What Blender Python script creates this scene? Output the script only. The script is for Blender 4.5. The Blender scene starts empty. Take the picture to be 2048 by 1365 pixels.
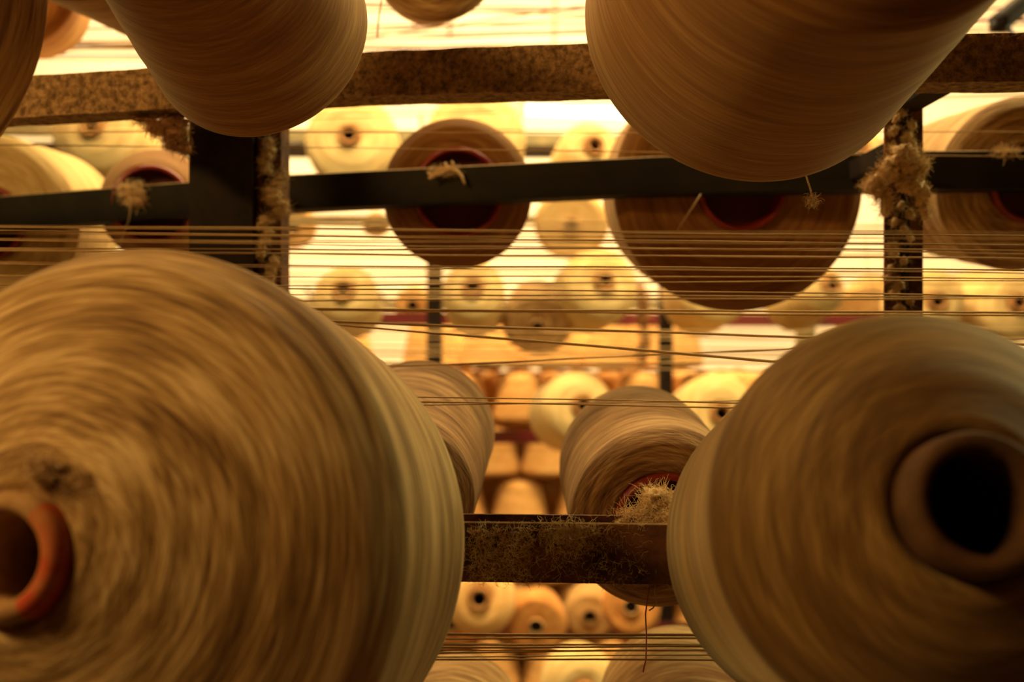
import bpy, math, random
import numpy as np
from mathutils import Vector, Matrix, noise as mnoise
random.seed(7); rng = np.random.default_rng(7)

# ------------------------------------------------------------ camera, world, lights, exposure
S = bpy.context.scene
COL = S.collection
CZ = 1.30                      # eye height
F = 35/36*2048                 # focal length in pixels
cam = bpy.data.cameras.new('camera'); cam.lens = 35; cam.sensor_width = 36
cam.clip_start = .02
cam.dof.use_dof = True; cam.dof.focus_distance = .555; cam.dof.aperture_fstop = 5.6
co = bpy.data.objects.new('camera', cam); COL.objects.link(co)
co.location = (0, 0, CZ); co.rotation_euler = (math.pi/2, 0, 0)
S.camera = co
S.view_settings.view_transform = 'Standard'; S.view_settings.look = 'None'
S.view_settings.exposure = 0.0; S.view_settings.gamma = 1.0
S.view_settings.use_curve_mapping = False
w = bpy.data.worlds.new('world'); S.world = w; w.use_nodes = True
w.node_tree.nodes['Background'].inputs[0].default_value = (1, .33, .07, 1)
w.node_tree.nodes['Background'].inputs[1].default_value = .04

def area(name, loc, target, sx, sy, power, color):
    l = bpy.data.lights.new(name, 'AREA'); l.shape = 'RECTANGLE'; l.size = sx; l.size_y = sy
    l.energy = power; l.color = color
    o = bpy.data.objects.new(name, l); COL.objects.link(o); o.location = loc
    d = Vector(target)-Vector(loc); o.rotation_euler = d.to_track_quat('-Z', 'Y').to_euler()
    return o
area('aisle_lamp', (.1, 1.25, 2.6), (.1, 1.9, 1.2), 1.4, .25, 31, (1, .76, .38))
area('pile_fill_light', (0, 1.9, 2.95), (0, 2.75, .9), 2.4, .2, 112, (1, .62, .25))  # unseen light added to brighten the far pile of cones
area('right_flank_fill', (1.35, 1.05, 1.95), (-.15, .5, 1.2), .2, .9, 15, (.92, .88, .40))  # unseen greenish light added to brighten the right-facing cone flanks
area('left_flank_fill', (-1.35, 1.05, 1.95), (.15, .5, 1.2), .2, .9, 5, (.92, .88, .40))  # weaker unseen counterpart, added for the left-facing flanks
area('wall_lamp_light', (0, 3.5, 2.9), (0, 4.6, 1.3), 4.5, .3, 95, (1, .72, .38))
area('camera_side_fill', (-.72, .02, 1.80), (-.12, .45, 1.15), .30, .10, 6.2, (1, .58, .19))  # unseen warm fill placed beside the camera for the near fronts

# ------------------------------------------------------------ helpers
def at(px, py, d):
    return Vector(((px-1024)/F*d, d, CZ-(py-682.5)/F*d))

def tag(o, label=None, cat=None, group=None, kind=None):
    if label: o['label'] = label
    if cat: o['category'] = cat
    if group: o['group'] = group
    if kind: o['kind'] = kind
    return o

def mesh_obj(name, verts, faces, m, parent=None, smooth=False, attr=None):
    me = bpy.data.meshes.new(name)
    me.from_pydata(verts, [], faces)
    if attr is not None:
        a = me.attributes.new('wind', 'FLOAT_VECTOR', 'POINT')
        a.data.foreach_set('vector', np.asarray(attr, dtype=np.float32).ravel())
    if smooth: me.polygons.foreach_set('use_smooth', [True]*len(me.polygons))
    me.materials.append(m)
    o = bpy.data.objects.new(name, me); COL.objects.link(o)
    if parent: o.parent = parent
    return o

def empty(name, loc, quat=None):
    o = bpy.data.objects.new(name, None); COL.objects.link(o)
    o.empty_display_size = .02; o.location = loc
    if quat: o.rotation_mode = 'QUATERNION'; o.rotation_quaternion = quat
    return o

class MB:
    def __init__(s): s.v = []; s.f = []
    def add(s, v, f):
        n = len(s.v); s.v += [tuple(p) for p in v]; s.f += [tuple(i+n for i in q) for q in f]
    def box(s, x0, x1, y0, y1, z0, z1):
        s.add([(x0,y0,z0),(x1,y0,z0),(x1,y1,z0),(x0,y1,z0),(x0,y0,z1),(x1,y0,z1),(x1,y1,z1),(x0,y1,z1)],
              [(0,3,2,1),(4,5,6,7),(0,1,5,4),(1,2,6,5),(2,3,7,6),(3,0,4,7)])
    def tube(s, pts, r, n=6, caps=True):
        pts = [Vector(p) for p in pts]; k = len(pts); rs = r if hasattr(r, '__len__') else [r]*k
        V = []; u = None
        for i, p in enumerate(pts):
            t = (pts[min(i+1, k-1)]-pts[max(i-1, 0)])
            if t.length < 1e-9: t = Vector((0,0,1))
            t.normalize()
            if u is None:
                u = t.orthogonal().normalized()
            else:
                u = (u-t*u.dot(t)); u = u.normalized() if u.length > 1e-6 else t.orthogonal().normalized()
            b = t.cross(u)
            for j in range(n):
                a = 2*math.pi*j/n
                V.append(p+(u*math.cos(a)+b*math.sin(a))*rs[i])
        Fc = [(i*n+j, i*n+(j+1) % n, (i+1)*n+(j+1) % n, (i+1)*n+j) for i in range(k-1) for j in range(n)]
        if caps: Fc += [tuple(range(n))[::-1], tuple(range((k-1)*n, k*n))]
        s.add(V, Fc)
    def build(s, name, m, parent=None, smooth=False):
        return mesh_obj(name, s.v, s.f, m, parent, smooth)

ORD = 'first second third fourth fifth sixth seventh eighth ninth tenth eleventh twelfth thirteenth fourteenth fifteenth sixteenth seventeenth eighteenth nineteenth twentieth'.split()
def ordn(i): return ORD[i] if i < 20 else 'last'

# ------------------------------------------------------------ materials
def new_mat(name):
    m = bpy.data.materials.new(name); m.use_nodes = True
    nt = m.node_tree; b = nt.nodes['Principled BSDF']
    return m, nt, b
def N(nt, t, **k):
    n = nt.nodes.new(t)
    for a, v in k.items(): setattr(n, a, v)
    return n
def ramp(nt, stops):
    r = N(nt, 'ShaderNodeValToRGB'); e = r.color_ramp.elements
    e[0].position, e[0].color = stops[0][0], (*stops[0][1], 1)
    e[1].position, e[1].color = stops[-1][0], (*stops[-1][1], 1)
    for p, c in stops[1:-1]:
        q = e.new(p); q.color = (*c, 1)
    return r

def yarn_mat(name, dark, mid, light, fine=1100., coarse=120., cross=.016, bump=.5, bd=.0009, lo=.38, hi=.62, ka=1.1, g2m=2.3):
    m, nt, b = new_mat(name); L = nt.links
    at_ = N(nt, 'ShaderNodeAttribute', attribute_name='wind')
    sx = N(nt, 'ShaderNodeSeparateXYZ'); L.new(at_.outputs['Vector'], sx.inputs[0])
    oi = N(nt, 'ShaderNodeObjectInfo')
    def mth(op, a, bb):
        q = N(nt, 'ShaderNodeMath', operation=op)
        for i, v in enumerate((a, bb)):
            if isinstance(v, (int, float)): q.inputs[i].default_value = v
            else: L.new(v, q.inputs[i])
        return q.outputs[0]
    c, s, v = sx.outputs
    off = mth('MULTIPLY', oi.outputs['Random'], 37.)
    def layer(comp, amp, freq, ka, det, rough=.6):
        vv = mth('ADD', mth('MULTIPLY', mth('ADD', v, mth('MULTIPLY', comp, amp)), freq), off)
        cb = N(nt, 'ShaderNodeCombineXYZ')
        L.new(mth('MULTIPLY', c, ka), cb.inputs[0]); L.new(mth('MULTIPLY', s, ka), cb.inputs[1]); L.new(vv, cb.inputs[2])
        n = N(nt, 'ShaderNodeTexNoise'); n.inputs['Scale'].default_value = 1
        n.inputs['Detail'].default_value = det; n.inputs['Roughness'].default_value = rough
        L.new(cb.outputs[0], n.inputs['Vector']); return n.outputs['Fac']
    f1 = layer(c, cross, fine, 2.2, 2); f2 = layer(s, -cross*.8, fine*.8, 2.0, 2)
    g1 = layer(c, cross*.5, coarse, ka, 4, .65); g2 = layer(s, cross*.35, coarse*g2m, ka*1.2, 3)
    fm = mth('ADD', mth('MULTIPLY', f1, .5), mth('MULTIPLY', f2, .5))
    gm = mth('ADD', mth('MULTIPLY', g1, .6), mth('MULTIPLY', g2, .4))
    tot = mth('ADD', mth('MULTIPLY', fm, .35), mth('MULTIPLY', gm, .65))
    r = ramp(nt, [(lo, dark), (.5, mid), (hi, light)]); L.new(tot, r.inputs[0])
    L.new(r.outputs[0], b.inputs['Base Color'])
    bp = N(nt, 'ShaderNodeBump'); bp.inputs['Strength'].default_value = bump; bp.inputs['Distance'].default_value = bd
    L.new(tot, bp.inputs['Height']); L.new(bp.outputs[0], b.inputs['Normal'])
    b.inputs['Roughness'].default_value = .75
    b.inputs['Specular IOR Level'].default_value = .2
    b.inputs['Sheen Weight'].default_value = .25; b.inputs['Sheen Roughness'].default_value = .5
    b.inputs['Sheen Tint'].default_value = (1, .85, .5, 1)
    return m

def plain(name, col, rough=.7, metal=0, noise_scale=None, col2=None, bump=0, detail=6, spec=.3, bd=.001):
    m, nt, b = new_mat(name); L = nt.links
    b.inputs['Roughness'].default_value = rough; b.inputs['Metallic'].default_value = metal
    b.inputs['Specular IOR Level'].default_value = spec
    b.inputs['Base Color'].default_value = (*col, 1)
    if noise_scale:
        tc = N(nt, 'ShaderNodeTexCoord'); n = N(nt, 'ShaderNodeTexNoise')
        n.inputs['Scale'].default_value = noise_scale; n.inputs['Detail'].default_value = detail
        n.inputs['Roughness'].default_value = .65
        L.new(tc.outputs['Object'], n.inputs['Vector'])
        r = ramp(nt, [(.38, col), (.66, col2 or col)]); L.new(n.outputs['Fac'], r.inputs[0])
        L.new(r.outputs[0], b.inputs['Base Color'])
        if bump:
            bp = N(nt, 'ShaderNodeBump'); bp.inputs['Strength'].default_value = bump; bp.inputs['Distance'].default_value = bd
            L.new(n.outputs['Fac'], bp.inputs['Height']); L.new(bp.outputs[0], b.inputs['Normal'])
    return m

Y_TAN = yarn_mat('tan_yarn', (.17, .075, .022), (.44, .26, .10), (.74, .52, .25), lo=.40, hi=.60, bump=.8, bd=.0014)
Y_FACE = yarn_mat('olive_tan_yarn', (.13, .060, .016), (.40, .245, .085), (.74, .54, .26), coarse=52, bump=.9, lo=.41, hi=.59, ka=1.0, g2m=8, bd=.0014)
Y_FINE = yarn_mat('shaded_fine_wound_yarn', (.14, .050, .010), (.27, .118, .028), (.44, .24, .075), coarse=200, lo=.34, hi=.66, bump=.7, bd=.0009, ka=.8)  # fine winding; tan darkened to put belly and back-package shade into the colour
Y_RUSTY = yarn_mat('rusty_orange_yarn', (.36, .13, .03), (.56, .24, .06), (.70, .36, .11), fine=400, coarse=50, bump=.5, bd=.003)
Y_BROWN = yarn_mat('coarse_brown_yarn', (.11, .045, .014), (.33, .175, .065), (.60, .38, .17), coarse=150, lo=.41, hi=.60, bump=.9, bd=.0016)
Y_BAND = yarn_mat('shaded_brown_banded_yarn', (.07, .030, .007), (.15, .078, .019), (.30, .18, .055), coarse=60, bump=.7, lo=.40, hi=.60, ka=.45)  # brown yarn, darkened further to carry the lower right cone's shade
Y_CREAM = yarn_mat('cream_yarn', (.46, .30, .10), (.62, .45, .19), (.76, .60, .30), fine=500, coarse=110, bump=.7, bd=.003)
Y_ORANGE = yarn_mat('orange_tan_yarn', (.56, .30, .09), (.78, .47, .17), (.86, .58, .25), fine=400, coarse=60, bump=.4)
M_RED = plain('dark_red_tube', (.22, .018, .008), .35, 0, 60, (.30, .03, .012), spec=.5)
M_RED_DARK = plain('deep_maroon_disc', (.07, .006, .003), .6)
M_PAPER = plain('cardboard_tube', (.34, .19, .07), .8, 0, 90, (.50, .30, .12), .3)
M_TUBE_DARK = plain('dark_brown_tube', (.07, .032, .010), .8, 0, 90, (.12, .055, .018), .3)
M_TUBE_FAR = plain('brown_card_tube', (.24, .11, .03), .8, 0, 90, (.34, .17, .06), .3)
M_MARK = plain('orange_marked_tube', (.48, .06, .015), .8, 0, 60, (.50, .20, .06), .3)
M_IRON = plain('dark_painted_iron', (.008, .005, .003), .7, 0, 40, (.026, .012, .005), .5)
M_IRON_MID = plain('black_green_iron', (.009, .008, .003), .75, 0, 30, (.018, .014, .005), .2, bd=.0004)
M_RUST = plain('rusty_iron', (.045, .017, .008), .7, 0, 55, (.22, .09, .032), .8, bd=.0012)
M_CRUST = plain('dust_crusted_iron', (.16, .092, .036), .95, 0, 210, (.62, .39, .17), 1., 10, bd=.004)
M_EDGE = plain('pale_edge_strip', (.36, .24, .10), .6, .2, 200, (.50, .36, .17), .3)  # pale strip along a rail's front top edge
M_LINT = plain('cotton_lint', (.60, .42, .20), 1, 0, 80, (.80, .60, .34))
M_LINT_DARK = plain('dirty_brown_lint', (.20, .09, .03), 1, 0, 90, (.50, .27, .10))
M_LINT_MID = plain('greyish_tan_lint', (.42, .29, .13), 1, 0, 90, (.82, .62, .34))
M_FIBRE = plain('rust_tinged_fibre', (.55, .33, .13), 1, 0, 70, (.95, .82, .5))
M_STRAND = plain('tan_strand', (.50, .33, .14), .9, 0, 25, (.66, .46, .22))
M_STRAND_RED = plain('pink_strand', (.52, .16, .10), .9)
M_STRAND_VIO = plain('violet_strand', (.20, .10, .26), .9)
M_PEG = plain('dull_steel_peg', (.05, .055, .035), .4, .7)
M_MAROON = plain('maroon_painted_iron', (.20, .022, .030), .6, 0, 9, (.09, .04, .022), .2)
M_GREY = plain('grey_green_iron', (.17, .16, .085), .8, 0, 30, (.30, .25, .13), .6, bd=.003)
M_BOARD = plain('brown_card_sheet', (.55, .32, .13), .9)
M_WALL = plain('white_wall_paint', (.86, .80, .66), .9, 0, 2.0, (.90, .85, .72), .05)
M_FLOOR = plain('worn_concrete', (.11, .075, .045), .8, 0, 4, (.20, .14, .09), .4)
M_BLACK = plain('black_rubber', (.012, .008, .006), .5)
M_BLUE = plain('blue_strap', (.05, .06, .35), .6)

# ------------------------------------------------------------ yarn packages
def revolve(prof, nseg):
    """closed-around revolve of an open profile [(r, z)]"""
    prof = np.array(prof, float); n = len(prof)
    th = np.arange(nseg)*2*math.pi/nseg
    r = prof[:, 0][:, None]; z = prof[:, 1][:, None]
    X = r*np.cos(th)[None]; Y = r*np.sin(th)[None]; Z = z+0*th[None]
    V = np.stack([X, Y, Z], -1).reshape(-1, 3)
    i = np.arange(n-1)[:, None]*nseg; j = np.arange(nseg)[None]; j2 = (j+1) % nseg
    Fc = np.stack([i+j, i+j2, i+nseg+j2, i+nseg+j], -1).reshape(-1, 4)
    return V, Fc

def resample(pts, n):
    p = np.array(pts, float); s = np.r_[0, np.cumsum(np.hypot(*np.diff(p, axis=0).T))]
    t = np.linspace(0, s[-1], n)
    return np.c_[np.interp(t, s, p[:, 0]), np.interp(t, s, p[:, 1])], t

def smooth_profile(pts, rad, n):
    q, t = resample(pts, n*3)
    k = max(1, int(rad/(t[1]-t[0])))
    ker = np.hanning(2*k+1)[1:-1] if k > 1 else np.ones(1); ker /= ker.sum()
    pad = len(ker)//2
    out = []
    for c in range(2):
        a = np.r_[2*q[0, c]-q[1:pad+1, c][::-1], q[:, c], 2*q[-1, c]-q[-pad-1:-1, c][::-1]]
        out.append(np.convolve(a, ker, 'valid'))
    q = np.c_[out[0], out[1]]
    return resample(q, n)

def yarn_body(prof_pts, rad, nprof, nseg, amp, m, parent, seed, wave=.006, fr=260., name='yarn'):
    prof, t = smooth_profile(prof_pts, rad, nprof)
    V, Fc = revolve(prof, nseg)
    d = np.gradient(prof, axis=0); nrm = np.c_[d[:, 1], -d[:, 0]]; nrm /= np.linalg.norm(nrm, axis=1)[:, None]+1e-9
    r_ = np.random.default_rng(seed)
    th = np.arange(nseg)*2*math.pi/nseg
    tab = r_.normal(size=4096); tab = np.convolve(tab, [.25, .5, .25], 'same')
    tt = t[:, None]
    def n1(x): 
        x = x+200; return np.interp(x, np.arange(4096), tab)
    ph = r_.uniform(0, 6.28, 4)
    disp = (n1((tt+wave*np.sin(th+ph[0]))*fr)*.45+n1((tt-wave*1.2*np.sin(th+ph[1]))*fr*.7+300)*.45
            + n1((tt+wave*.6*np.sin(2*th+ph[2]))*fr*.25+700)*.9)*amp
    # gentle out-of-round
    disp = disp + amp*1.2*np.sin(2*th+ph[3])[None]
    fade = np.clip(np.minimum(t, t[-1]-t)/.004, 0, 1)[:, None]; disp = disp*fade
    V = V.reshape(nprof, nseg, 3)
    V[..., 0] += disp*nrm[:, 0][:, None]*np.cos(th); V[..., 1] += disp*nrm[:, 0][:, None]*np.sin(th)
    V[..., 2] += disp*nrm[:, 1][:, None]
    W = np.stack([np.cos(th)[None]+0*tt, np.sin(th)[None]+0*tt, tt+0*th[None]], -1).reshape(-1, 3)
    return mesh_obj(name, V.reshape(-1, 3).tolist(), Fc.tolist(), m, parent, True, W)

GEN = {}
def package(name, label, cat, base, tip, Rb, Rf, m, group=None, nose=.03, rb=.034, rt=.022, tube_m=None,
            detail=2, chamfer=.010, amp=.00035, bulge=None, seed=None, holder=None, tipmat=None, peg_from=.03, wave=.006,
            smooth=.006, dish=.004, flush=.012):
    """base, tip: world points; local +Z runs from the tube's wide end to its narrow end"""
    base = Vector(base); tip = Vector(tip); ax = tip-base; L = ax.length
    root = empty(name, base, Vector((0, 0, 1)).rotation_difference(ax.normalized()))
    tag(root, label, cat, group)
    seed = seed if seed is not None else abs(hash((round(base.x, 4), round(base.z, 4)))) % 10000
    nprof, nseg = {2: (190, 112), 1: (90, 64), 0: (40, 36)}[detail]
    zs = L-nose
    pts = [(rb+.0006, .010), (rb+.001, .006), (Rb-chamfer, .006-dish+.004), (Rb, .006+chamfer)]
    if bulge: pts += [(bulge[0], L*bulge[1])]
    pts += [(Rf, zs-.012), (Rf-.010, zs), (Rf*.62, zs+nose*.42), (rt+.004, L-flush), (rt+.0005, L-flush-.004)]
    yarn_body(pts, smooth, nprof, nseg, amp*(1 if detail else 2), m, root, seed, wave)
    tm = tube_m or M_PAPER; tk = .0016 if rb > .02 else .001
    ns = 48 if detail else 24
    lip = .0028
    rin = rt-(.0065 if detail == 2 else .0085)
    prof = [(rb-tk, 0), (rb-tk+.0006, -lip*.8), (rb+lip*.2, -lip), (rb+lip, -lip*.2), (rb+lip, .004), (rb, .0065),
            (rt, L-.004), (rt-.0012, L), (rt-.004, L+.0008), (rin, L-.0012), (rin, L-.02), (rt-.004, L-.03), (rb-tk, 0)]
    V, Fc = revolve(prof, ns)
    mesh_obj('tube', V.tolist(), Fc.tolist(), tm, root, True)
    q = MB(); zc = .016 if L > .1 else .010  # recessed disc closing the tube; added to stop light through open bores
    rc = rb-(rb-rt)*zc/L-tk*.2
    q.tube([(0, 0, zc-.002), (0, 0, zc)], rc, ns); q.build('base_disc', M_RED_DARK if tube_m == M_RED else (tube_m or M_BLACK), root)
    if tipmat:
        prof = [(rt+.0006, L-.010), (rt+.0008, L-.002), (rt-.001, L+.0012), (rt-.004, L+.0020), (rin+.0002, L+.0006), (rin+.0002, L-.004)]
        V, Fc = revolve(prof, ns); mesh_obj('tube_end', V.tolist(), Fc.tolist(), tipmat, root, True)
        th = np.linspace(-1.25, .75, 24); Vp = []; k = len(prof)
        for a in th:
            e = .0005
            for (r, z) in prof: Vp.append(((r+e)*math.cos(a), (r+e)*math.sin(a), z+e))
        Fp = [(i*k+j, i*k+j+1, (i+1)*k+j+1, (i+1)*k+j) for i in range(23) for j in range(k-2)]
        tag(mesh_obj('paint_mark', Vp, Fp, M_MARK, root, True), 'orange red mark on the tube end')
    if holder is not None:
        p = MB(); u = ax.normalized()
        p.tube([base-u*peg_from, base+u*(L*.45), base+u*(L-.012), base+u*(L-.008)], [.0085, .0085, .008, .005], 14)
        o = p.build('peg', M_PEG, None, True); o.parent = holder
        GEN.setdefault('pegs', []).append(o)
    return root

# ------------------------------------------------------------ room
def struct(name, m, *b):
    q = MB(); q.box(*b); return tag(q.build(name, m), kind='structure')
struct('floor', M_FLOOR, -3.2, 3.2, -.5, 4.75, -.05, 0)
struct('wall_back', M_WALL, -3.2, 3.2, 4.6, 4.75, 0, 3.3)
struct('wall_left', M_WALL, -3.3, -3.2, 1.4, 4.75, 0, 3.3)
struct('wall_right', M_WALL, 3.2, 3.3, 1.4, 4.75, 0, 3.3)
struct('ceiling', M_WALL, -3.2, 3.2, .9, 4.75, 3.3, 3.38)

# ------------------------------------------------------------ rails and posts of the near rack
def extrude_rail(name, pts, section, m, label, cat='rail', group=None, edge=True, jitter=0, sub=1):
    """pts: world points of the rail's front top edge; section: (depth, height) polygon"""
    root = empty(name, pts[0]); tag(root, label, cat, group)
    P = [pts[0]]
    for a, b in zip(pts[:-1], pts[1:]):
        n = max(1, int((b-a).length/sub)) if sub < 1 else 1
        for i in range(1, n+1): P.append(a.lerp(b, i/n))
    V = []; k = len(section)
    for i, p in enumerate(P):
        for (dy, dz) in section:
            q = Vector(p)+Vector((0, dy, dz))-pts[0]
            if jitter:
                j = mnoise.noise(Vector((p.x*45+dz*60, dy*40, dz*90)))*jitter + mnoise.noise(Vector((p.x*160, dy*90, dz*200)))*jitter*.6
                q.z += j*.7; q.y -= abs(j)*1.2
            V.append(q)
    Fc = [(i*k+j, (i+1)*k+j, (i+1)*k+(j+1) % k, i*k+(j+1) % k) for i in range(len(P)-1) for j in range(k)]
    Fc += [tuple(range(k)), tuple(range((len(P)-1)*k, len(P)*k))[::-1]]
    mesh_obj('bar', V, Fc, m, root)
    if edge:
        mb = MB()
        for a, b in zip(pts[:-1], pts[1:]):
            mb.tube([a-pts[0]+Vector((0, .0012, .0002)), b-pts[0]+Vector((0, .0012, .0002))], .0009, 6)
        mb.build('pale_edge', M_EDGE, root)
    return root

H = .030; T = .003; Dp = .028
def L_section(h=H, t=T, d=Dp, n=8):
    front = [(0, -h*i/n) for i in range(n+1)]
    return front+[(d, -h), (d, -h+t), (t, -h+t), (t, 0)]
U_section = [(0, 0), (0, -.0305), (.0285, -.0305), (.0285, .0003), (.0262, .0003), (.0262, -.0275), (.0024, -.0275), (.0024, 0)]

top_pts = [at(-700, 196, .78), at(60, 152, .728), at(378, 131, .705), at(735, 104, .68), at(1170, 87, .637), at(1900, 68, .618), at(2700, 56, .60), at(3900, 30, .575)]
top_rail = extrude_rail('angle_rail', top_pts, L_section(), M_CRUST,
    'dust crusted rusty angle rail behind the two big upper cones', jitter=.0007, sub=.004, edge=False)
mid_pts = [at(-700, 440, .96), at(0, 394, .945), at(370, 366, .915), at(570, 352, .895), at(1310, 315, .850), at(1850, 304, .822), at(2700, 299, .80)]
mid_rail = extrude_rail('angle_rail', mid_pts, L_section(.0305), M_IRON_MID,
    'plain black rail running across the dark back packages', sub=.1)
bot_pts = [at(-900, 1032, .53), at(100, 1042, .525), at(935, 1048, .520), at(1335, 1052, .516), at(2100, 1064, .512), at(3900, 1090, .50)]
bot_rail = extrude_rail('channel_rail', bot_pts, U_section, M_RUST,
    'rusty fibre covered channel rail low between the two big front cones')
low_pts = [at(-700, 1760, .86), at(1024, 1715, .82), at(2700, 1720, .80)]
low_rail = extrude_rail('angle_rail', low_pts, L_section(), M_IRON,
    'lowest dark rail under the bottom packages', edge=False)
up_pts = [at(-700, -300, .96), at(1024, -330, .9), at(2700, -360, .84)]
up_rail = extrude_rail('angle_rail', up_pts, L_section(), M_IRON, 'highest dark rail above the picture top', edge=False)

def post(name, label, xl, xr, d, m, web=True):
    a = at(xl, 400, d).x; b = at(xr, 400, d).x
    root = empty(name, ((a+b)/2, d, 0)); tag(root, label, 'post')
    q = MB(); h = (b-a)/2
    q.box(-h, h, 0, .003, 0, 2.15)
    if web: q.box(h-.003, h, .003, .030, 0, 2.15)
    q.build('bar', m, root)
    q = MB(); q.box(-h-.02, h+.02, -.01, .05, 0, .006); q.build('foot_plate', M_IRON, root)
    return root
pl = post('upright_post', 'wide flat black post left of centre', 378, 505, .775, M_IRON)
pf = post('upright_post', 'narrow lint coated post beside the wide black post', 507, 562, .79, M_RUST)
pr = post('upright_post', 'lint coated rusty post right of the big dark package', 1770, 1846, .735, M_RUST)
# centre rib standing proud on each narrow post
for p_, wd, dd in ((pf, .004, .79), (pr, .004, .735)):
    q = MB(); q.box(-.002, .002, -.006, 0, 0, 2.15); q.build('rib', M_IRON, p_)
# short brackets that carry the rails on the posts
for p_, x in ((pl, 441), (pr, 1808)):
    q = MB()
    base = p_.location
    zt = at(x, 150 if x < 1000 else 100, .70 if x < 1000 else .62).z
    q.box(-.01, .01, -(base.y-(.71 if x < 1000 else .623)), 0, zt-.012, zt+.004)
    q.build('bracket', M_IRON, p_)
    q = MB(); zm = at(x, 385 if x < 1000 else 335, .91 if x < 1000 else .825).z
    q.box(-.01, .01, .003, (.905 if x < 1000 else .826)-base.y, zm-.01, zm+.005); q.build('bracket', M_IRON, p_)
    q = MB(); q.box(-.01, .01, -(base.y-.548), 0, 1.165, 1.185); q.build('bracket', M_IRON, p_)

def W(px, py, d): return at(px, py, d)
# ---- near packages, narrow ends towards the camera
C = 'yarn cone'
package('yarn_cone', 'huge yarn cone filling the lower left, orange mark on its tube end', C, W(503, 1088, .50), W(4, 1116, .327), .1135, .1215, Y_FACE,
        nose=.042, tube_m=M_PAPER, holder=bot_rail, tipmat=M_PAPER, rt=.0210, flush=.004, amp=.0009, peg_from=.03, wave=.008)
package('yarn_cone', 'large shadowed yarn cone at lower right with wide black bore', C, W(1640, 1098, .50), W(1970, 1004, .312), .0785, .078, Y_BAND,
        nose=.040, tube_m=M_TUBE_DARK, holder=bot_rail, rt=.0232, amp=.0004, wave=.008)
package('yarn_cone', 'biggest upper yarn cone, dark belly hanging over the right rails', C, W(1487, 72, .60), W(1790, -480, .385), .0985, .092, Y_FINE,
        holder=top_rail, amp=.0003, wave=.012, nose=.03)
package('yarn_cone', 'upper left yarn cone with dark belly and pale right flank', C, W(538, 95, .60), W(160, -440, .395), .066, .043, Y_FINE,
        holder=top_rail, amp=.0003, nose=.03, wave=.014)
package('yarn_cone', 'yarn cone cut off by the top left picture edge', C, W(-290, 92, .50), W(-1020, -380, .34), .113, .10, Y_TAN,
        holder=top_rail, amp=.0004, wave=.010)
# ---- back packages, wide hollow ends towards the camera
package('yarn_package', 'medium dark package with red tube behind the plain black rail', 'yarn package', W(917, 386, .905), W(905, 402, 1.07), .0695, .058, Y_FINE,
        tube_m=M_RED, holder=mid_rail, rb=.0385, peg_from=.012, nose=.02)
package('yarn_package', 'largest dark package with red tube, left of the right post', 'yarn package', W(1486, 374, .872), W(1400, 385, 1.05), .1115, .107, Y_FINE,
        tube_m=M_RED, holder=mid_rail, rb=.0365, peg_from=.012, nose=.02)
package('yarn_package', 'strand wound package at the right edge with bared tube', 'yarn package', W(2062, 368, .835), W(1868, 376, 1.03), .0735, .067, Y_TAN,
        tube_m=M_RED, holder=mid_rail, rb=.0300, peg_from=.012, amp=.0008, nose=.02)
package('yarn_package', 'small nearly bare package left of the wide black post', 'yarn package', W(303, 410, .935), W(362, 425, 1.10), .0405, .045, Y_FINE,
        tube_m=M_RED, holder=mid_rail, rb=.0345, bulge=(.056, .22), chamfer=.004, peg_from=.012, nose=.02)
package('yarn_package', 'pale ridged package behind the black rail at left edge', 'yarn package', W(-30, 445, .965), W(120, 446, 1.15), .086, .077, Y_CREAM,
        tube_m=M_RED, holder=mid_rail, peg_from=.012, amp=.0009, nose=.012)
package('yarn_package', 'orange lit package above the top rail at upper left', 'yarn package', W(0, -50, .90), W(85, 22, 1.07), .062, .053, Y_RUSTY,
        tube_m=M_RED, holder=up_rail, peg_from=.012, amp=.0004, nose=.012)
package('yarn_package', 'dark package half hidden behind the upper left cone', 'yarn package', W(150, -250, .80), W(405, -20, .99), .098, .076, Y_FINE,
        tube_m=M_RED, holder=up_rail, peg_from=.012, nose=.012)
package('yarn_package', 'small package peeking in at the top centre', 'yarn package', W(872, -105, .83), W(858, -55, .98), .058, .052, Y_TAN,
        tube_m=M_RED, holder=up_rail, peg_from=.012, nose=.012)
package('yarn_package', 'brown coarse wound package with fluff in its red tube', 'yarn package', W(1333, 1052, .615), W(1258, 902, .815), .0585, .0590, Y_BROWN,
        tube_m=M_RED, holder=bot_rail, rb=.0300, peg_from=.012, amp=.0009, nose=.015)
package('yarn_package', 'brown package with greenish flank behind the huge left cone', 'yarn package', W(775, 1012, .615), W(850, 846, .815), .0525, .0580, Y_BROWN,
        tube_m=M_RED, holder=bot_rail, rb=.0300, peg_from=.012, amp=.0006, nose=.012)
package('yarn_package', 'yarn package at the bottom edge left of centre', 'yarn package', W(880, 1590, .66), W(925, 1400, .83), .054, .050, Y_TAN,
        tube_m=M_RED, holder=low_rail, rb=.0300, peg_from=.012, amp=.0006, nose=.012)
package('yarn_package', 'yarn package at the bottom edge below the hanging thread', 'yarn package', W(1400, 1570, .66), W(1340, 1373, .83), .060, .0600, Y_TAN,
        tube_m=M_RED, holder=low_rail, rb=.0300, peg_from=.012, amp=.0008, nose=.012)

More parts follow.
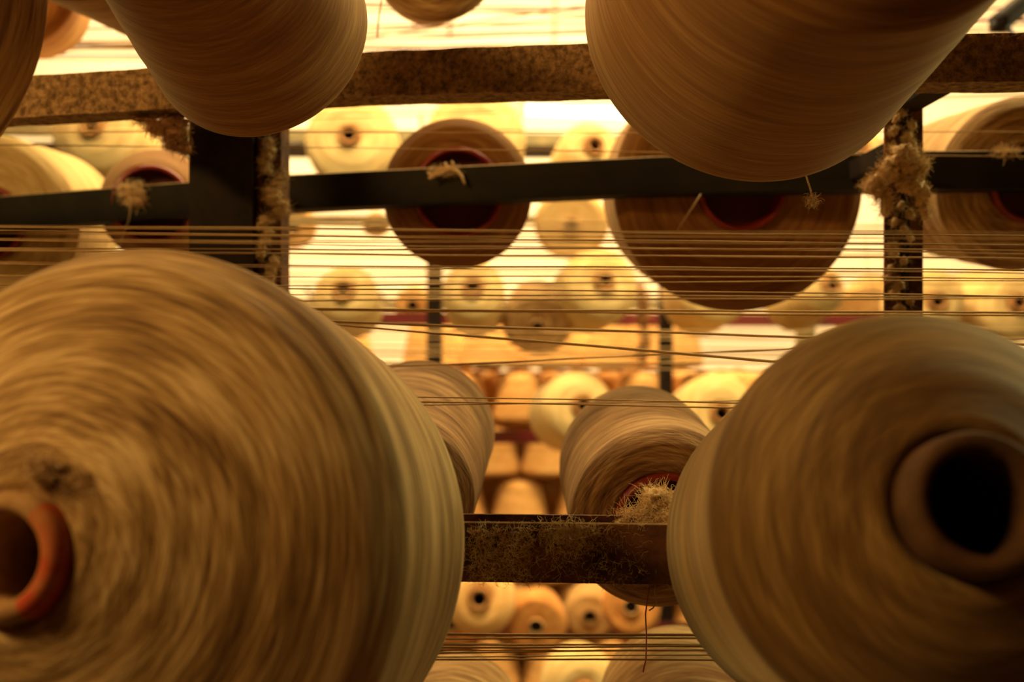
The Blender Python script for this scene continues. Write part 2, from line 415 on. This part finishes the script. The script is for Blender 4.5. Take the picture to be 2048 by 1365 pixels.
# ------------------------------------------------------------ far rack
FR = {}; FRD = {}
def far_rail(key, x0, y0, d0, x1, y1, d1, h, m, label):
    o = extrude_rail('rack_rail', [at(x0, y0, d0), at(x1, y1, d1)], L_section(h, .003, .02, 1), m, label, edge=False)
    FR[key] = o; FRD[key] = (at(x0, y0, d0), at(x1, y1, d1)); return o
far_rail('A', -400, 238, 2.25, 1900, 282, 2.42, .028, M_GREY, 'grey green rail behind the top far cones')
far_rail('A2', -400, 282, 2.30, 2300, 290, 2.50, .034, M_IRON, 'dark rail just under the grey green far rail')
far_rail('A3', 300, 430, 2.15, 1500, 432, 2.25, .018, M_GREY, 'thin lint covered rail under the top far cones')
far_rail('B', -200, 620, 2.22, 2300, 632, 2.45, .030, M_MAROON, 'maroon rail behind the middle row of far cones')
far_rail('C', 300, 858, 2.22, 2300, 868, 2.45, .030, M_MAROON, 'maroon rail behind the lower far cones')
far_rail('D', 300, 1240, 2.12, 2300, 1250, 2.35, .030, M_MAROON, 'maroon rail lowest on the far rack')
far_rail('E', -300, 600, 2.85, 2300, 600, 2.85, .030, M_GREY, 'grey rail farthest back behind the middle row of cones')
def far_post(px, wpx, d, m, label, top=2.4):
    x = at(px, 600, d).x; h = wpx/F*d/2
    root = empty('rack_post', (x, d, 0)); tag(root, label, 'post')
    q = MB(); q.box(-h, h, 0, .004, 0, top); q.box(-h, -h+.004, .004, .03, 0, top); q.build('bar', m, root)
    q = MB(); q.box(-h-.02, h+.02, -.02, .05, 0, .006); q.build('foot_plate', m, root)
far_post(869, 32, 2.235, M_IRON, 'far dark post between the first two middle row cones', 1.72)
far_post(1333, 26, 2.27, M_IRON, 'far dark post right of the tallest middle cone')
far_post(1615, 34, 2.36, M_GREY, 'far grey post above the lower right cone')
far_post(410, 32, 2.2, M_IRON, 'far dark post hidden behind the wide near post')

def far_cone(label, hx, hy, r, d, m=Y_CREAM, yaw=0., tilt=.16, L=.17, key='B', rbase=None, nose=.022, group=None):
    tip = at(hx, hy, d); R = r/F*d
    ax = Vector((yaw, -1, tilt)).normalized()
    base = tip-ax*L
    ra, rb_ = FRD[key]; ry = ra.y+(rb_.y-ra.y)*(base.x-ra.x)/(rb_.x-ra.x)
    return package('yarn_cone', label, C, base, tip, rbase or R*.98, R, m, detail=1, nose=nose, holder=FR[key],
                   rt=.0215, rb=min(.034, R*.7), amp=.0010, tube_m=M_TUBE_FAR, peg_from=max(.03, (ry-base.y)/-ax.y), group=group, wave=.012, smooth=.008)
far_cone('pale far cone left of the medium dark package, top row', 697, 268, 96, 1.98, key='A')
far_cone('large pale far cone directly behind the medium dark package', 948, 262, 102, 2.0, key='A')
far_cone('small pale far cone just right of the medium dark package', 1191, 290, 60, 2.08, key='A', yaw=.22)
far_cone('blurred pale far cone under the top rail at far left', 180, 250, 92, 1.95, key='A')
far_cone('pale far cone squeezed between the big dark package and right post', 1722, 292, 60, 2.2, key='A')
far_cone('first pale cone from the left in the middle far row', 685, 580, 64, 2.0, tilt=.26)
far_cone('second pale cone of the middle far row, right of dark post', 945, 574, 65, 2.02, tilt=.26)
far_cone('widest pale cone of the middle far row, left of big dark package', 1212, 562, 78, 2.02, yaw=.22, tilt=.2)
far_cone('far cone half hidden under the big dark package', 1440, 560, 82, 2.1, yaw=.15, tilt=.24)
far_cone('small faced far cone just left of the right post', 1668, 570, 50, 2.12, yaw=.35, rbase=.075, tilt=.2)
far_cone('pale far cone just right of the right post', 1878, 603, 68, 2.15, tilt=.05)
far_cone('farthest right pale cone in the middle far row', 2042, 605, 74, 2.15, yaw=.1)
far_cone('pale lower far cone framed by the right front cone', 1445, 828, 84, 2.0, key='C', yaw=.08)
far_cone('tilted pale far cone tucked behind the brown coarse package', 1168, 812, 76, 2.0, key='C', yaw=.25, tilt=.22)
far_cone('folded looking pale far cone below the rusty channel rail', 958, 1200, 74, 1.9, Y_ORANGE, key='D', tilt=.2)
far_cone('small pale cone at the bottom edge between the two packages', 1168, 1392, 82, 1.6, key='D')
# tan cones set at an angle between the facing ones
def odd(label, bx, by, bd, tx, ty, td, R, m, key, rf=None, group=None, detail=1):
    return package('yarn_cone', label, C, at(bx, by, bd), at(tx, ty, td), R, rf or R*.8, m, detail=detail, holder=FR.get(key),
                   nose=.015, rb=.014, rt=.012, amp=.0010, group=group, peg_from=.02)
odd('tan far cone below the small top row cone', 1142, 452, 2.05, 1146, 432, 2.22, .076, Y_ORANGE, 'A3')
odd('shadowed tan far cone between second and widest middle cones', 1075, 655, 2.1, 1075, 600, 2.22, .075, Y_TAN, 'B', .062)
odd('small orange far cone left of the dark far post', 825, 612, 2.45, 830, 596, 2.6, .045, Y_ORANGE, 'E')
odd('tan far cone low behind the left lint coated post', 585, 455, 2.3, 590, 440, 2.45, .055, Y_ORANGE, 'A3')
odd('little dark far package under the first top row cone', 752, 452, 2.3, 752, 440, 2.42, .030, Y_TAN, 'A3')
odd('orange cone beyond the middle row right of big dark package', 1745, 640, 2.5, 1745, 600, 2.65, .095, Y_ORANGE, 'E')
odd('orange cone beyond the right post', 1950, 640, 2.5, 1950, 590, 2.65, .10, Y_ORANGE, 'E')
odd('orange far cone with dark hollow below the channel rail', 1072, 1255, 1.95, 1078, 1215, 2.1, .062, Y_RUSTY, 'D')
odd('brown far cone below the right end of channel rail', 1262, 1215, 1.95, 1262, 1200, 2.1, .058, Y_RUSTY, 'D')
odd('pale far package right of the orange hollow cone', 1180, 1235, 2.1, 1180, 1190, 2.25, .055, Y_ORANGE, 'D')
odd('orange cone left of the folded pale cone', 905, 1250, 2.1, 915, 1220, 2.25, .06, Y_RUSTY, 'D')

# ------------------------------------------------------------ pile of upright cones beyond the far rack
proto = None; PB = {}
def copy_tree(root):
    c = root.copy(); COL.objects.link(c)
    for ch in root.children:
        d = ch.copy(); COL.objects.link(d); d.parent = c
    return c
layers = [(742+105.7*(6-k), n_) for k, n_ in enumerate(['lowest', 'second lowest', 'third lowest', 'middle', 'third highest', 'second highest', 'topmost'])]
D0 = 2.75
z_layers = [at(1000, yb, D0).z for yb, _ in layers]
hgt = .143
def upright(label, group, x, y, z, s=1.):
    global proto
    if proto is None:
        o = package('yarn_cone', label, C, (0, 0, 0), (0, 0, hgt), .081, .060, Y_ORANGE, detail=1, nose=.012, rt=.018, rb=.033, amp=.0009)
        proto = o
    else: o = copy_tree(proto)
    o.location = (x, y, z+.003); o.rotation_mode = 'XYZ'
    o.rotation_euler = (0, 0, random.uniform(0, 6)); o.scale = (s, s, 1)
    tag(o, label, C, group); return o
pal_z = z_layers[0]-.01
tbl = empty('slatted_platform', (-.1, D0+.12, 0)); tag(tbl, 'low slatted platform under the pile of orange cones', 'platform')
for i in range(8):
    s_ = MB(); s_.box(-1.05, 1.0, -.24+i*.09, -.17+i*.09, pal_z-.02, pal_z); s_.build('slat', M_BOARD, tbl)
for sx in (-1.0, 0, .95):
    for sy in (-.19, .25):
        s_ = MB(); s_.box(sx-.03, sx+.03, sy-.03, sy+.03, 0, pal_z-.02); s_.build('leg', M_BOARD, tbl)
for li, ((yb, nm), z) in enumerate(zip(layers, z_layers)):
    rows = [('front', 0), ('middle', .155), ('back', .31)]
    for rn, dy in rows:
        xs = np.arange(-.90+.084*((li+(rn == 'middle')) % 2), .72, .168)
        if li == 6: xs = [v for v in xs if v < .50 and not (-.42 < v < -.30)]
        for i, x in enumerate(xs):
            upright('orange tan upright cone, %s layer, %s row, %s from the left' % (nm, rn, ordn(i)), 'upright cones in the %s layer of the far pile' % nm,
                    x+random.uniform(-.006, .006), D0+dy+random.uniform(-.006, .006), z, random.uniform(.93, 1.0))
# second pile to the right, lower
for li, yb in enumerate((1035, 925, 815)):
    z = at(1500, 1035, 3.2).z+li*.1465
    if li == 0:
        b = empty('side_table', (1.35, 3.25, 0)); tag(b, 'plain brown table carrying the right hand orange cones', 'table')
        s_ = MB(); s_.box(-.55, .45, -.14, .14, z-.02, z); s_.build('table_top', M_BOARD, b)
        for sx in (-.5, .4):
            for sy in (-.11, .11):
                s_ = MB(); s_.box(sx-.02, sx+.02, sy-.02, sy+.02, 0, z-.02); s_.build('leg', M_BOARD, b)
    for i in range(5):
        upright('orange tan upright cone on the brown table, %s layer, %s from the left' % (['lowest', 'middle', 'topmost'][li], ordn(i)), 'upright cones on the brown table', .93+i*.17, 3.25, z, 1.0)

# ------------------------------------------------------------ lamps on the back wall
m, nt, b_ = new_mat('lit_lamp_tube'); b_.inputs['Emission Color'].default_value = (1, .78, .42, 1); b_.inputs['Emission Strength'].default_value = 6
M_TUBE = m
def batten(px, py, d, ln, rot, label):
    r = empty('tube_lamp', at(px, py, d)); r.rotation_euler = (0, rot, 0); tag(r, label, 'lamp')
    q = MB(); q.box(-ln/2, ln/2, 0, .05, .0, .05); q.build('housing', M_WALL, r)
    q = MB(); q.tube([(-ln/2+.02, .0, -.03), (ln/2-.02, .0, -.03)], .016, 16); q.build('lamp_tube', M_TUBE, r, True)
    for sx in (-1, 1):
        q = MB(); q.box(sx*(ln/2-.02)-.012, sx*(ln/2-.02)+.012, -.018, .02, -.05, .0); q.build('lamp_holder', M_WALL, r)
    q = MB()
    for sx in (-.4, .4): q.tube([(sx*ln, .025, .05), (sx*ln, .025, 3.3-at(px, py, d).z)], .004, 6)
    q.build('hanger', M_GREY, r)
batten(1395, 212, 3.3, 1.2, .03, 'hanging bright tube lamp seen beside the biggest upper cone')

# ------------------------------------------------------------ yarn strands
def strand(x0, y0, d0, x1, y1, d1, r, m, label, group=None, sag=0., fuzz=.0004, ext=True):
    a = at(x0, y0, d0); b = at(x1, y1, d1)
    if ext:
        u = b-a; a2 = a-u*((a.x+1.0)/u.x) if u.x else a; b2 = b+u*((1.1-b.x)/u.x)
        a, b = a2, b2
    n = 40; ph = random.uniform(0, 9)
    pts = []
    for i in range(n+1):
        t = i/n; p = a.lerp(b, t)-a
        p.z += -4*sag*t*(1-t)+fuzz*math.sin(ph+t*23)+fuzz*.6*math.sin(ph*2+t*61)
        pts.append(p)
    q = MB(); q.tube(pts, [r*random.uniform(.75, 1.25) for _ in pts], 6)
    o = q.build('yarn_strand', m, None, True); o.location = a
    return tag(o, label, 'yarn strand', group)
for i, (yl, d) in enumerate([(446, .40), (458, .43), (470, .42)]):
    strand(0, yl+8, d, 1850, yl+20, d, .00028, M_STRAND, 'softly blurred near strand above the front cones, %s from the top' % ordn(i), 'blurred near strands above the front cones')
g1 = 'taut strands crossing in front of the dark packages'
l1 = 'tan strand stretched level in front of the dark packages and posts'
for i, (yl, yr, d) in enumerate([(458, 470, .665), (471, 490, .64), (488, 505, .70), (498, 500, .66), (507, 517, .69), (530, 540, .64), (534, 545, .70),
                  (553, 556, .67), (571, 562, .66), (576, 590, .63), (591, 593, .67), (602, 597, .70)]):
    strand(560, yl, d, 1850, yr, d-.03, random.uniform(.00035, .0006), M_STRAND, l1+', %s from the top' % ordn(i), g1)
strand(560, 617, .64, 1850, 626, .61, .0007, M_STRAND, 'upper of two close strands over the maroon far rail')
strand(560, 621, .68, 1850, 630, .65, .0007, M_STRAND, 'lower of two close strands over the maroon far rail')
strand(580, 640, .66, 1500, 672, .62, .0009, M_STRAND, 'strand just above the steepest slanting strand')
strand(590, 645, .64, 1500, 718, .60, .0008, M_STRAND, 'steepest strand slanting down to the right below the maroon rail')
strand(560, 742, .72, 1180, 716, .70, .0006, M_STRAND, 'strand rising to the right above the greenish flanked package')
strand(800, 792, .60, 1500, 808, .60, .0005, M_STRAND, 'upper strand over the brown coarse wound package')
strand(800, 804, .60, 1500, 815, .60, .0005, M_STRAND, 'middle strand over the brown coarse wound package')
strand(800, 812, .62, 1500, 800, .62, .0004, M_STRAND, 'thin crossing strand over the brown coarse wound package')
g2 = 'blurred strands in the aisle before the far rack'
for i in range(11):
    yl = 436+i*16+random.uniform(-3, 3); d = random.uniform(1.15, 1.6)
    strand(560, yl, d, 1850, yl+random.uniform(-6, 16), d+random.uniform(-.05, .05), random.uniform(.0008, .0015), M_STRAND,
           'blurred tan aisle strand before the far cones, %s from the top' % ordn(i), g2)
for i in range(8):
    yl = 655+i*11+random.uniform(-3, 3); d = random.uniform(1.1, 1.5)
    strand(560, yl, d, 1850, yl+random.uniform(-10, 34), d+.05, random.uniform(.0008, .0013), M_STRAND,
           'blurred tan strand low before the orange pile, %s from the top' % ordn(i), 'low aisle strands before the orange pile')
for i in range(10):
    yl = 1268+i*5.5+random.uniform(-2, 2); d = random.uniform(.595, .63)
    strand(900, yl, d, 1400, yl+random.uniform(-4, 14), d, random.uniform(.0004, .0008), M_STRAND,
           'tan strand running under the rusty channel rail, %s from the top' % ordn(i), 'strands under the channel rail')
for i, (y0, y1, mm, nm) in enumerate([(22, 20, M_STRAND_RED, 'pink'), (62, 36, M_STRAND, 'tan'), (70, 60, M_STRAND_RED, 'pink'), (80, 66, M_STRAND_RED, 'pink'),
                   (92, 88, M_STRAND, 'tan'), (52, 48, M_STRAND_RED, 'pink'), (12, 30, M_STRAND, 'tan')]):
    strand(740, y0, 1.3, 1170, y1, 1.3, .0011, mm, '%s strand crossing the bright wall at the picture top, about %s from the frame edge' % (nm, ['third', 'fourth', 'sixth', 'seventh', 'eighth', 'fifth', 'second'][i]), '%s strands at the picture top' % nm)
strand(740, 76, 1.2, 1170, 10, 1.2, .0009, M_STRAND, 'thin strand rising steeply right at the picture top')
for y0 in (92, 98, 110, 118, 86):
    strand(190, y0, 1.4, 400, y0+2, 1.4, .0014, M_STRAND_VIO if y0 in (92, 110) else M_STRAND, ('violet' if y0 in (92, 110) else 'tan')+' strand past the orange lit package, %s from the top' % ordn([86, 92, 98, 110, 118].index(y0)),
           ('violet' if y0 in (92, 110) else 'tan')+' strands past the orange lit package')
for i, (y0, y1) in enumerate([(205, 195), (217, 203), (228, 214), (238, 222), (262, 261)]):
    strand(600, y0, 1.15, 1100, y1, 1.15, .0006, M_STRAND, 'fine strand just under the dust crusted rail, %s from the top' % ordn(i), 'fine strands under the dust crusted rail')
for y0, y1 in [(265, 265), (290, 292)]:
    strand(80, y0, .8, 250, y1, .8, .0004, M_STRAND, 'very fine strand at left, the %s one under the dust crusted rail' % ('upper' if y0 < 280 else 'lower'), 'very fine strands at left')

# ------------------------------------------------------------ lint
def fibres(n, pos, ln, r, curl=.6, bias=Vector((0, 0, 0)), seg=5):
    q = MB()
    for _ in range(n):
        p = pos(); d = Vector(rng.normal(size=3)).normalized()+bias
        if d.length < .1: d = Vector((0, 0, 1))
        d.normalize(); l = random.uniform(.5, 1.3)*ln; pts = [p.copy()]
        axis = Vector(rng.normal(size=3)).normalized(); ang = random.uniform(-curl, curl)*1.6
        for k in range(seg):
            d = Matrix.Rotation(ang+random.uniform(-curl, curl)*.5, 3, axis) @ d
            p = p+d*(l/seg); pts.append(p.copy())
        q.tube(pts, [r]*seg+[r*.4], 3, False)
    return q
def lump(q, c, rx, ry, rz, rough=.35, freq=2.2, n=3):
    import bmesh
    bm = bmesh.new(); bmesh.ops.create_icosphere(bm, subdivisions=n, radius=1)
    off = Vector((random.uniform(0, 50), 0, 0)); V = []
    for v in bm.verts:
        k = 1+rough*mnoise.noise(v.co*freq+off)*2+rough*.7*mnoise.noise(v.co*freq*3+off)
        V.append((c[0]+v.co.x*rx*k, c[1]+v.co.y*ry*k, c[2]+v.co.z*rz*k))
    Fc = [tuple(v.index for v in f.verts) for f in bm.faces]; bm.free(); q.add(V, Fc)
def clump(label, origin, blobs, nf, ln, r, m=M_LINT, curl=.7, cat='lint', bias=Vector((0, 0, 0)), core=True, name='lint_clump'):
    """blobs: list of (offset, rx, ry, rz)"""
    root = empty(name, origin); tag(root, label, cat)
    if core:
        q = MB()
        for (c, rx, ry, rz) in blobs:
            for _ in range(3):
                o = Vector((random.uniform(-.35, .35)*rx, random.uniform(-.3, .3)*ry, random.uniform(-.35, .35)*rz))
                lump(q, Vector(c)+o, rx*.55, ry*.55, rz*.55)
        tag(q.build('wad', m, root, True), kind='stuff')
    wts = [b[1]*b[3] for b in blobs]
    def pos():
        c, rx, ry, rz = random.choices(blobs, wts)[0]
        v = Vector(rng.normal(size=3)).normalized()*random.uniform(.45, .95)
        return Vector(c)+Vector((v.x*rx, v.y*ry, v.z*rz))
    tag(fibres(nf, pos, ln, r, curl, bias).build('fibres', m, root), kind='stuff')
    return root
def px(v, d): return v/F*d

# big fluffy clump in the tube of the brown package, on the bottom rail
d = .545; o = at(1300, 1040, d)
clump('fluffy pale lint heap on the channel rail inside the red tube', o,
      [((0, 0, px(2, d)), px(60, d), .012, px(28, d)), ((px(15, d), .004, px(38, d)), px(36, d), .012, px(26, d)), ((px(42, d), 0, px(15, d)), px(32, d), .012, px(40, d)), ((-px(55, d), 0, px(-2, d)), px(24, d), .006, px(12, d))],
      2600, .010, .00011, curl=.9)
# clump on mid rail, left
d = .93; o = at(270, 384, d-.006)
clump('pale lint ball on the black rail at left', o, [((0, 0, 0), px(34, d), .010, px(17, d)), ((px(6, d), -.002, -px(20, d)), px(24, d), .008, px(12, d)), ((-px(15, d), 0, px(4, d)), px(20, d), .008, px(12, d))], 900, .010, .00016)
# knotted end on mid rail before the medium package
d = .868; root = empty('yarn_knot', at(895, 340, d)); tag(root, 'frayed pale yarn knot lying over the middle black rail', 'yarn knot')
q = MB()
def pp(*l): return [Vector((px(a-895, d), -random.uniform(0, .003), px(340-b, d))) for a, b in l]
for l in [((930, 369), (924, 352), (915, 343), (900, 338), (880, 344), (868, 354), (858, 358)), ((862, 352), (874, 342), (890, 336), (905, 335)),
          ((898, 342), (893, 333), (890, 326)), ((905, 336), (907, 328), (903, 324)), ((900, 339), (880, 350), (864, 352), (856, 346)), ((912, 342), (921, 350), (929, 366))]:
    q.tube(pp(*l), .0011, 6)
q.build('yarn_end', M_LINT, root, True)
tag(fibres(220, lambda: Vector((px(random.uniform(-38, 25), d), -.002, px(random.uniform(-12, 8), d))), .006, .00010, .8).build('fibres', M_LINT, root), kind='stuff')

# lint along the narrow left post
d = .785; o = at(538, 400, d)
blobs = []
for yy in range(285, 640, 14):
    rr = 12+14*math.exp(-((yy-395)/45)**2)
    blobs.append(((px(random.uniform(-20, 14)+(12 if 350 < yy < 440 else 0), d), -.003, px(400-yy, d)), px(rr, d), .006, px(12, d)))
clump('strip of grey lint clinging to the narrow left post', o, blobs, 2600, .007, .00013, m=M_LINT_MID, name='lint_strip')
# right post lint: big collar plus ragged strip
d = .72; o = at(1805, 340, d)
clump('big woolly lint collar round the right post at the black rail', o,
      [((0, 0, px(8, d)), px(38, d), .014, px(26, d)), ((px(28, d), 0, px(6, d)), px(28, d), .013, px(26, d)), ((-px(28, d), 0, 0), px(24, d), .012, px(26, d)),
       ((-px(50, d), .002, -px(35, d)), px(20, d), .010, px(28, d)), ((px(10, d), -.003, -px(28, d)), px(26, d), .012, px(24, d)), ((px(36, d), -.002, -px(48, d)), px(14, d), .008, px(32, d)), ((-px(35, d), 0, -px(66, d)), px(14, d), .008, px(34, d)), ((-px(62, d), .002, -px(30, d)), px(16, d), .010, px(22, d)), ((px(44, d), -.002, -px(80, d)), px(11, d), .006, px(24, d)), ((px(4, d), -.004, px(30, d)), px(30, d), .012, px(20, d))],
      3200, .008, .00013, curl=1.0)
blobs = []
for yy in list(range(185, 300, 12))+list(range(410, 640, 16)):
    blobs.append(((px(random.uniform(-20, 26), d), .004, px(340-yy, d)), px(random.uniform(7, 15), d), .006, px(12, d)))
clump('ragged brown lint strip down the right post', o+Vector((0, .004, 0)), blobs, 1500, .006, .00013, m=M_LINT_MID, name='lint_strip')
# hanging fuzz under the top rail at left
d = .715; o = at(330, 240, d+.006)
clump('shaggy brown lint hanging under the dust crusted rail', o,
      [((px(10, d), .004, -px(4, d)), px(42, d), .010, px(22, d)), ((px(22, d), .004, -px(34, d)), px(30, d), .010, px(24, d)), ((-px(45, d), .003, px(4, d)), px(26, d), .006, px(8, d)), ((-px(20, d), .004, -px(12, d)), px(22, d), .008, px(16, d)), ((px(38, d), .004, -px(52, d)), px(10, d), .008, px(14, d))],
      2600, .008, .00013, m=M_LINT_DARK, bias=Vector((-.5, -.1, -.9)), curl=.5)
# fibres matted on the bottom rail's front
o = at(935, 1110, .5175)
root = empty('matted_fibres', o); tag(root, 'matted wiry fibres stuck to the front of the channel rail', 'lint')
def pf_():
    u = random.random()
    if u < .34: x, y = random.gauss(1140, 34), 1052+abs(random.gauss(0, 30))
    elif u < .72: x, y = random.uniform(938, 1060), random.uniform(1055, 1165)
    else: x, y = random.uniform(940, 1330), random.uniform(1052, 1168)
    return at(x, y, .5165)-o
q = MB()
for _ in range(2000):
    p = pf_(); a = random.uniform(0, 6.28); l = random.uniform(.0015, .007); pts = []; k = random.uniform(-1, 1)
    for i in range(6):
        pts.append(p.copy()); p = p+Vector((math.cos(a), random.uniform(-.12, .08), math.sin(a)))*(l/5); a += k*.7+random.uniform(-.5, .5)
    q.tube(pts, random.uniform(.00004, .00011), 3, False)
tag(q.build('fibres', M_FIBRE, root), kind='stuff')
o = at(1140, 1050, .518)
root = empty('fibre_tuft', o); tag(root, 'wiry tuft standing on the rim of the channel rail', 'lint')
tag(fibres(130, lambda: Vector((px(random.gauss(0, 24), .52), random.uniform(-.001, .002), px(random.uniform(-30, 4), .52))), .010, .00010, .9, Vector((0, 0, .3)), 7).build('fibres', M_LINT, root), kind='stuff')
# light fuzz along the top rail front
root = empty('rail_fuzz', at(90, 190, .72)); tag(root, 'short dusty fuzz along the dust crusted rail', 'lint')
def ptop():
    x = random.choice([random.uniform(90, 380), random.uniform(735, 1175), random.uniform(1860, 2046)])
    xs_ = [60, 378, 735, 1170, 1900, 2700]; ys_ = [152, 131, 104, 87, 68, 56]; ds_ = [.728, .705, .68, .637, .618, .60]
    d = np.interp(x, xs_, ds_); y = np.interp(x, xs_, ys_)
    return at(x, y+random.uniform(2, .029*F/d), d-.0015)-root.location
tag(fibres(2200, ptop, .0035, .00009, .8).build('fibres', M_LINT_DARK, root), kind='stuff')

# loose hanging ends
def thread(label, pts, d, r, m=M_STRAND):
    o = at(*pts[0], d); q = MB(); q.tube([at(x, y, d)-o for x, y in pts], r, 6)
    ob = q.build('loose_thread', m, None, True); ob.location = o; return tag(ob, label, 'thread')
thread('loose thread hanging at the top beside the small package', [(770, -60), (763, 0), (757, 40), (754, 76)], .80, .0007)
thread('loose thread hanging slanted before the largest dark package', [(1402, 388), (1385, 415), (1368, 440), (1356, 460)], .83, .0006, M_LINT)
thread('long thread dangling below the channel rail', [(1300, 1168), (1296, 1190), (1291, 1230), (1293, 1270), (1292, 1320), (1286, 1345)], .53, .0004, M_STRAND_RED)
thread('short thread loop below the right end of the channel rail', [(1311, 1168), (1310, 1190), (1313, 1205), (1306, 1217), (1298, 1222)], .53, .0004)
thread('short thread hanging from the lint ball at left', [(262, 410), (258, 440), (246, 470), (240, 492)], .92, .0005, M_LINT)
thread('wispy thread in the gap left of the right post', [(1730, 470), (1734, 530), (1745, 570), (1750, 600)], 1.2, .0004)
# tiny tuft dangling under the largest upper cone
d = .60; o = at(1625, 402, d)
root = clump('tiny lint tuft dangling on a thread under the biggest upper cone', o, [((0, 0, 0), px(9, d), .003, px(9, d))], 160, .006, .00010)
q = MB(); q.tube([(0, 0, 0), (-px(4, d), 0, px(22, d)), (-px(13, d), .0, px(50, d))], .0005, 6); q.build('thread', M_LINT, root)
# lint at the worn end of the big cone's tube, front left
d = .327; o = at(120, 1110, d)
clump('felted lint patches round the orange marked tube end', o, [((px(170*math.cos(a)-90, d), .004+.003*math.cos(a), px(170*math.sin(a), d)), px(34, d), .0015, px(40, d)) for a in (1.35, .85, -.3, -.75, -1.25)],
      1100, .005, .00018, m=M_LINT, core=False)
# bits of strand on right package's bared tube
o = at(2015, 300, .80)
clump('curled fibres on the black rail at the right edge', o, [((0, 0, 0), px(34, .8), .004, px(5, .8))], 90, .010, .00016, core=False)
# far lint on the thin rail
o = at(1145, 428, 2.13)
clump('grey lint heap on the thin far rail', o, [((px(i*16-60, 2.1), 0, 0), px(16, 2.1), .02, px(9, 2.1)) for i in range(8)], 300, .03, .0006, m=M_LINT)
o = at(1284, 640, 2.2)
clump('ragged lint column beside the far dark post', o, [((px(random.uniform(-5, 5), 2.2), 0, px(60-i*22, 2.2)), px(14, 2.2), .02, px(16, 2.2)) for i in range(7)], 300, .03, .0006, m=M_LINT_DARK)

# ------------------------------------------------------------ black lever with a blue strap, top right
root = empty('clamp_lever', at(2000, 45, 1.25)); tag(root, 'dark clamp lever with a blue strap above the right end of rail', 'clamp')
def lp(x, y, dd=1.25): return at(x, y, dd)-root.location
q = MB(); q.tube([lp(1990, 50), lp(2008, 38), lp(2040, 12), lp(2085, -25)], [.012, .013, .013, .014], 12); q.build('arm', M_IRON, root, True)
q = MB(); e = lp(2085, -25); q.tube([e, Vector((e.x, e.y, 3.3-root.location.z))], .008, 10); q.build('hanger_rod', M_IRON, root, True)
q = MB(); q.tube([lp(1982, 55), lp(2000, 52), lp(2018, 50)], [.007, .009, .008], 12); q.build('jaw', M_BLACK, root, True)
q = MB(); q.tube([lp(2010, 50), lp(2020, 60), lp(2032, 74)], .0025, 8); q.build('strap', M_BLUE, root, True)
strand(1900, 38, 1.25, 2048, 42, 1.25, .0012, M_STRAND_VIO, 'violet strand running to the dark clamp lever')
strand(1900, 60, 1.25, 2048, 48, 1.25, .0009, M_STRAND, 'thin tan strand under the dark clamp lever')
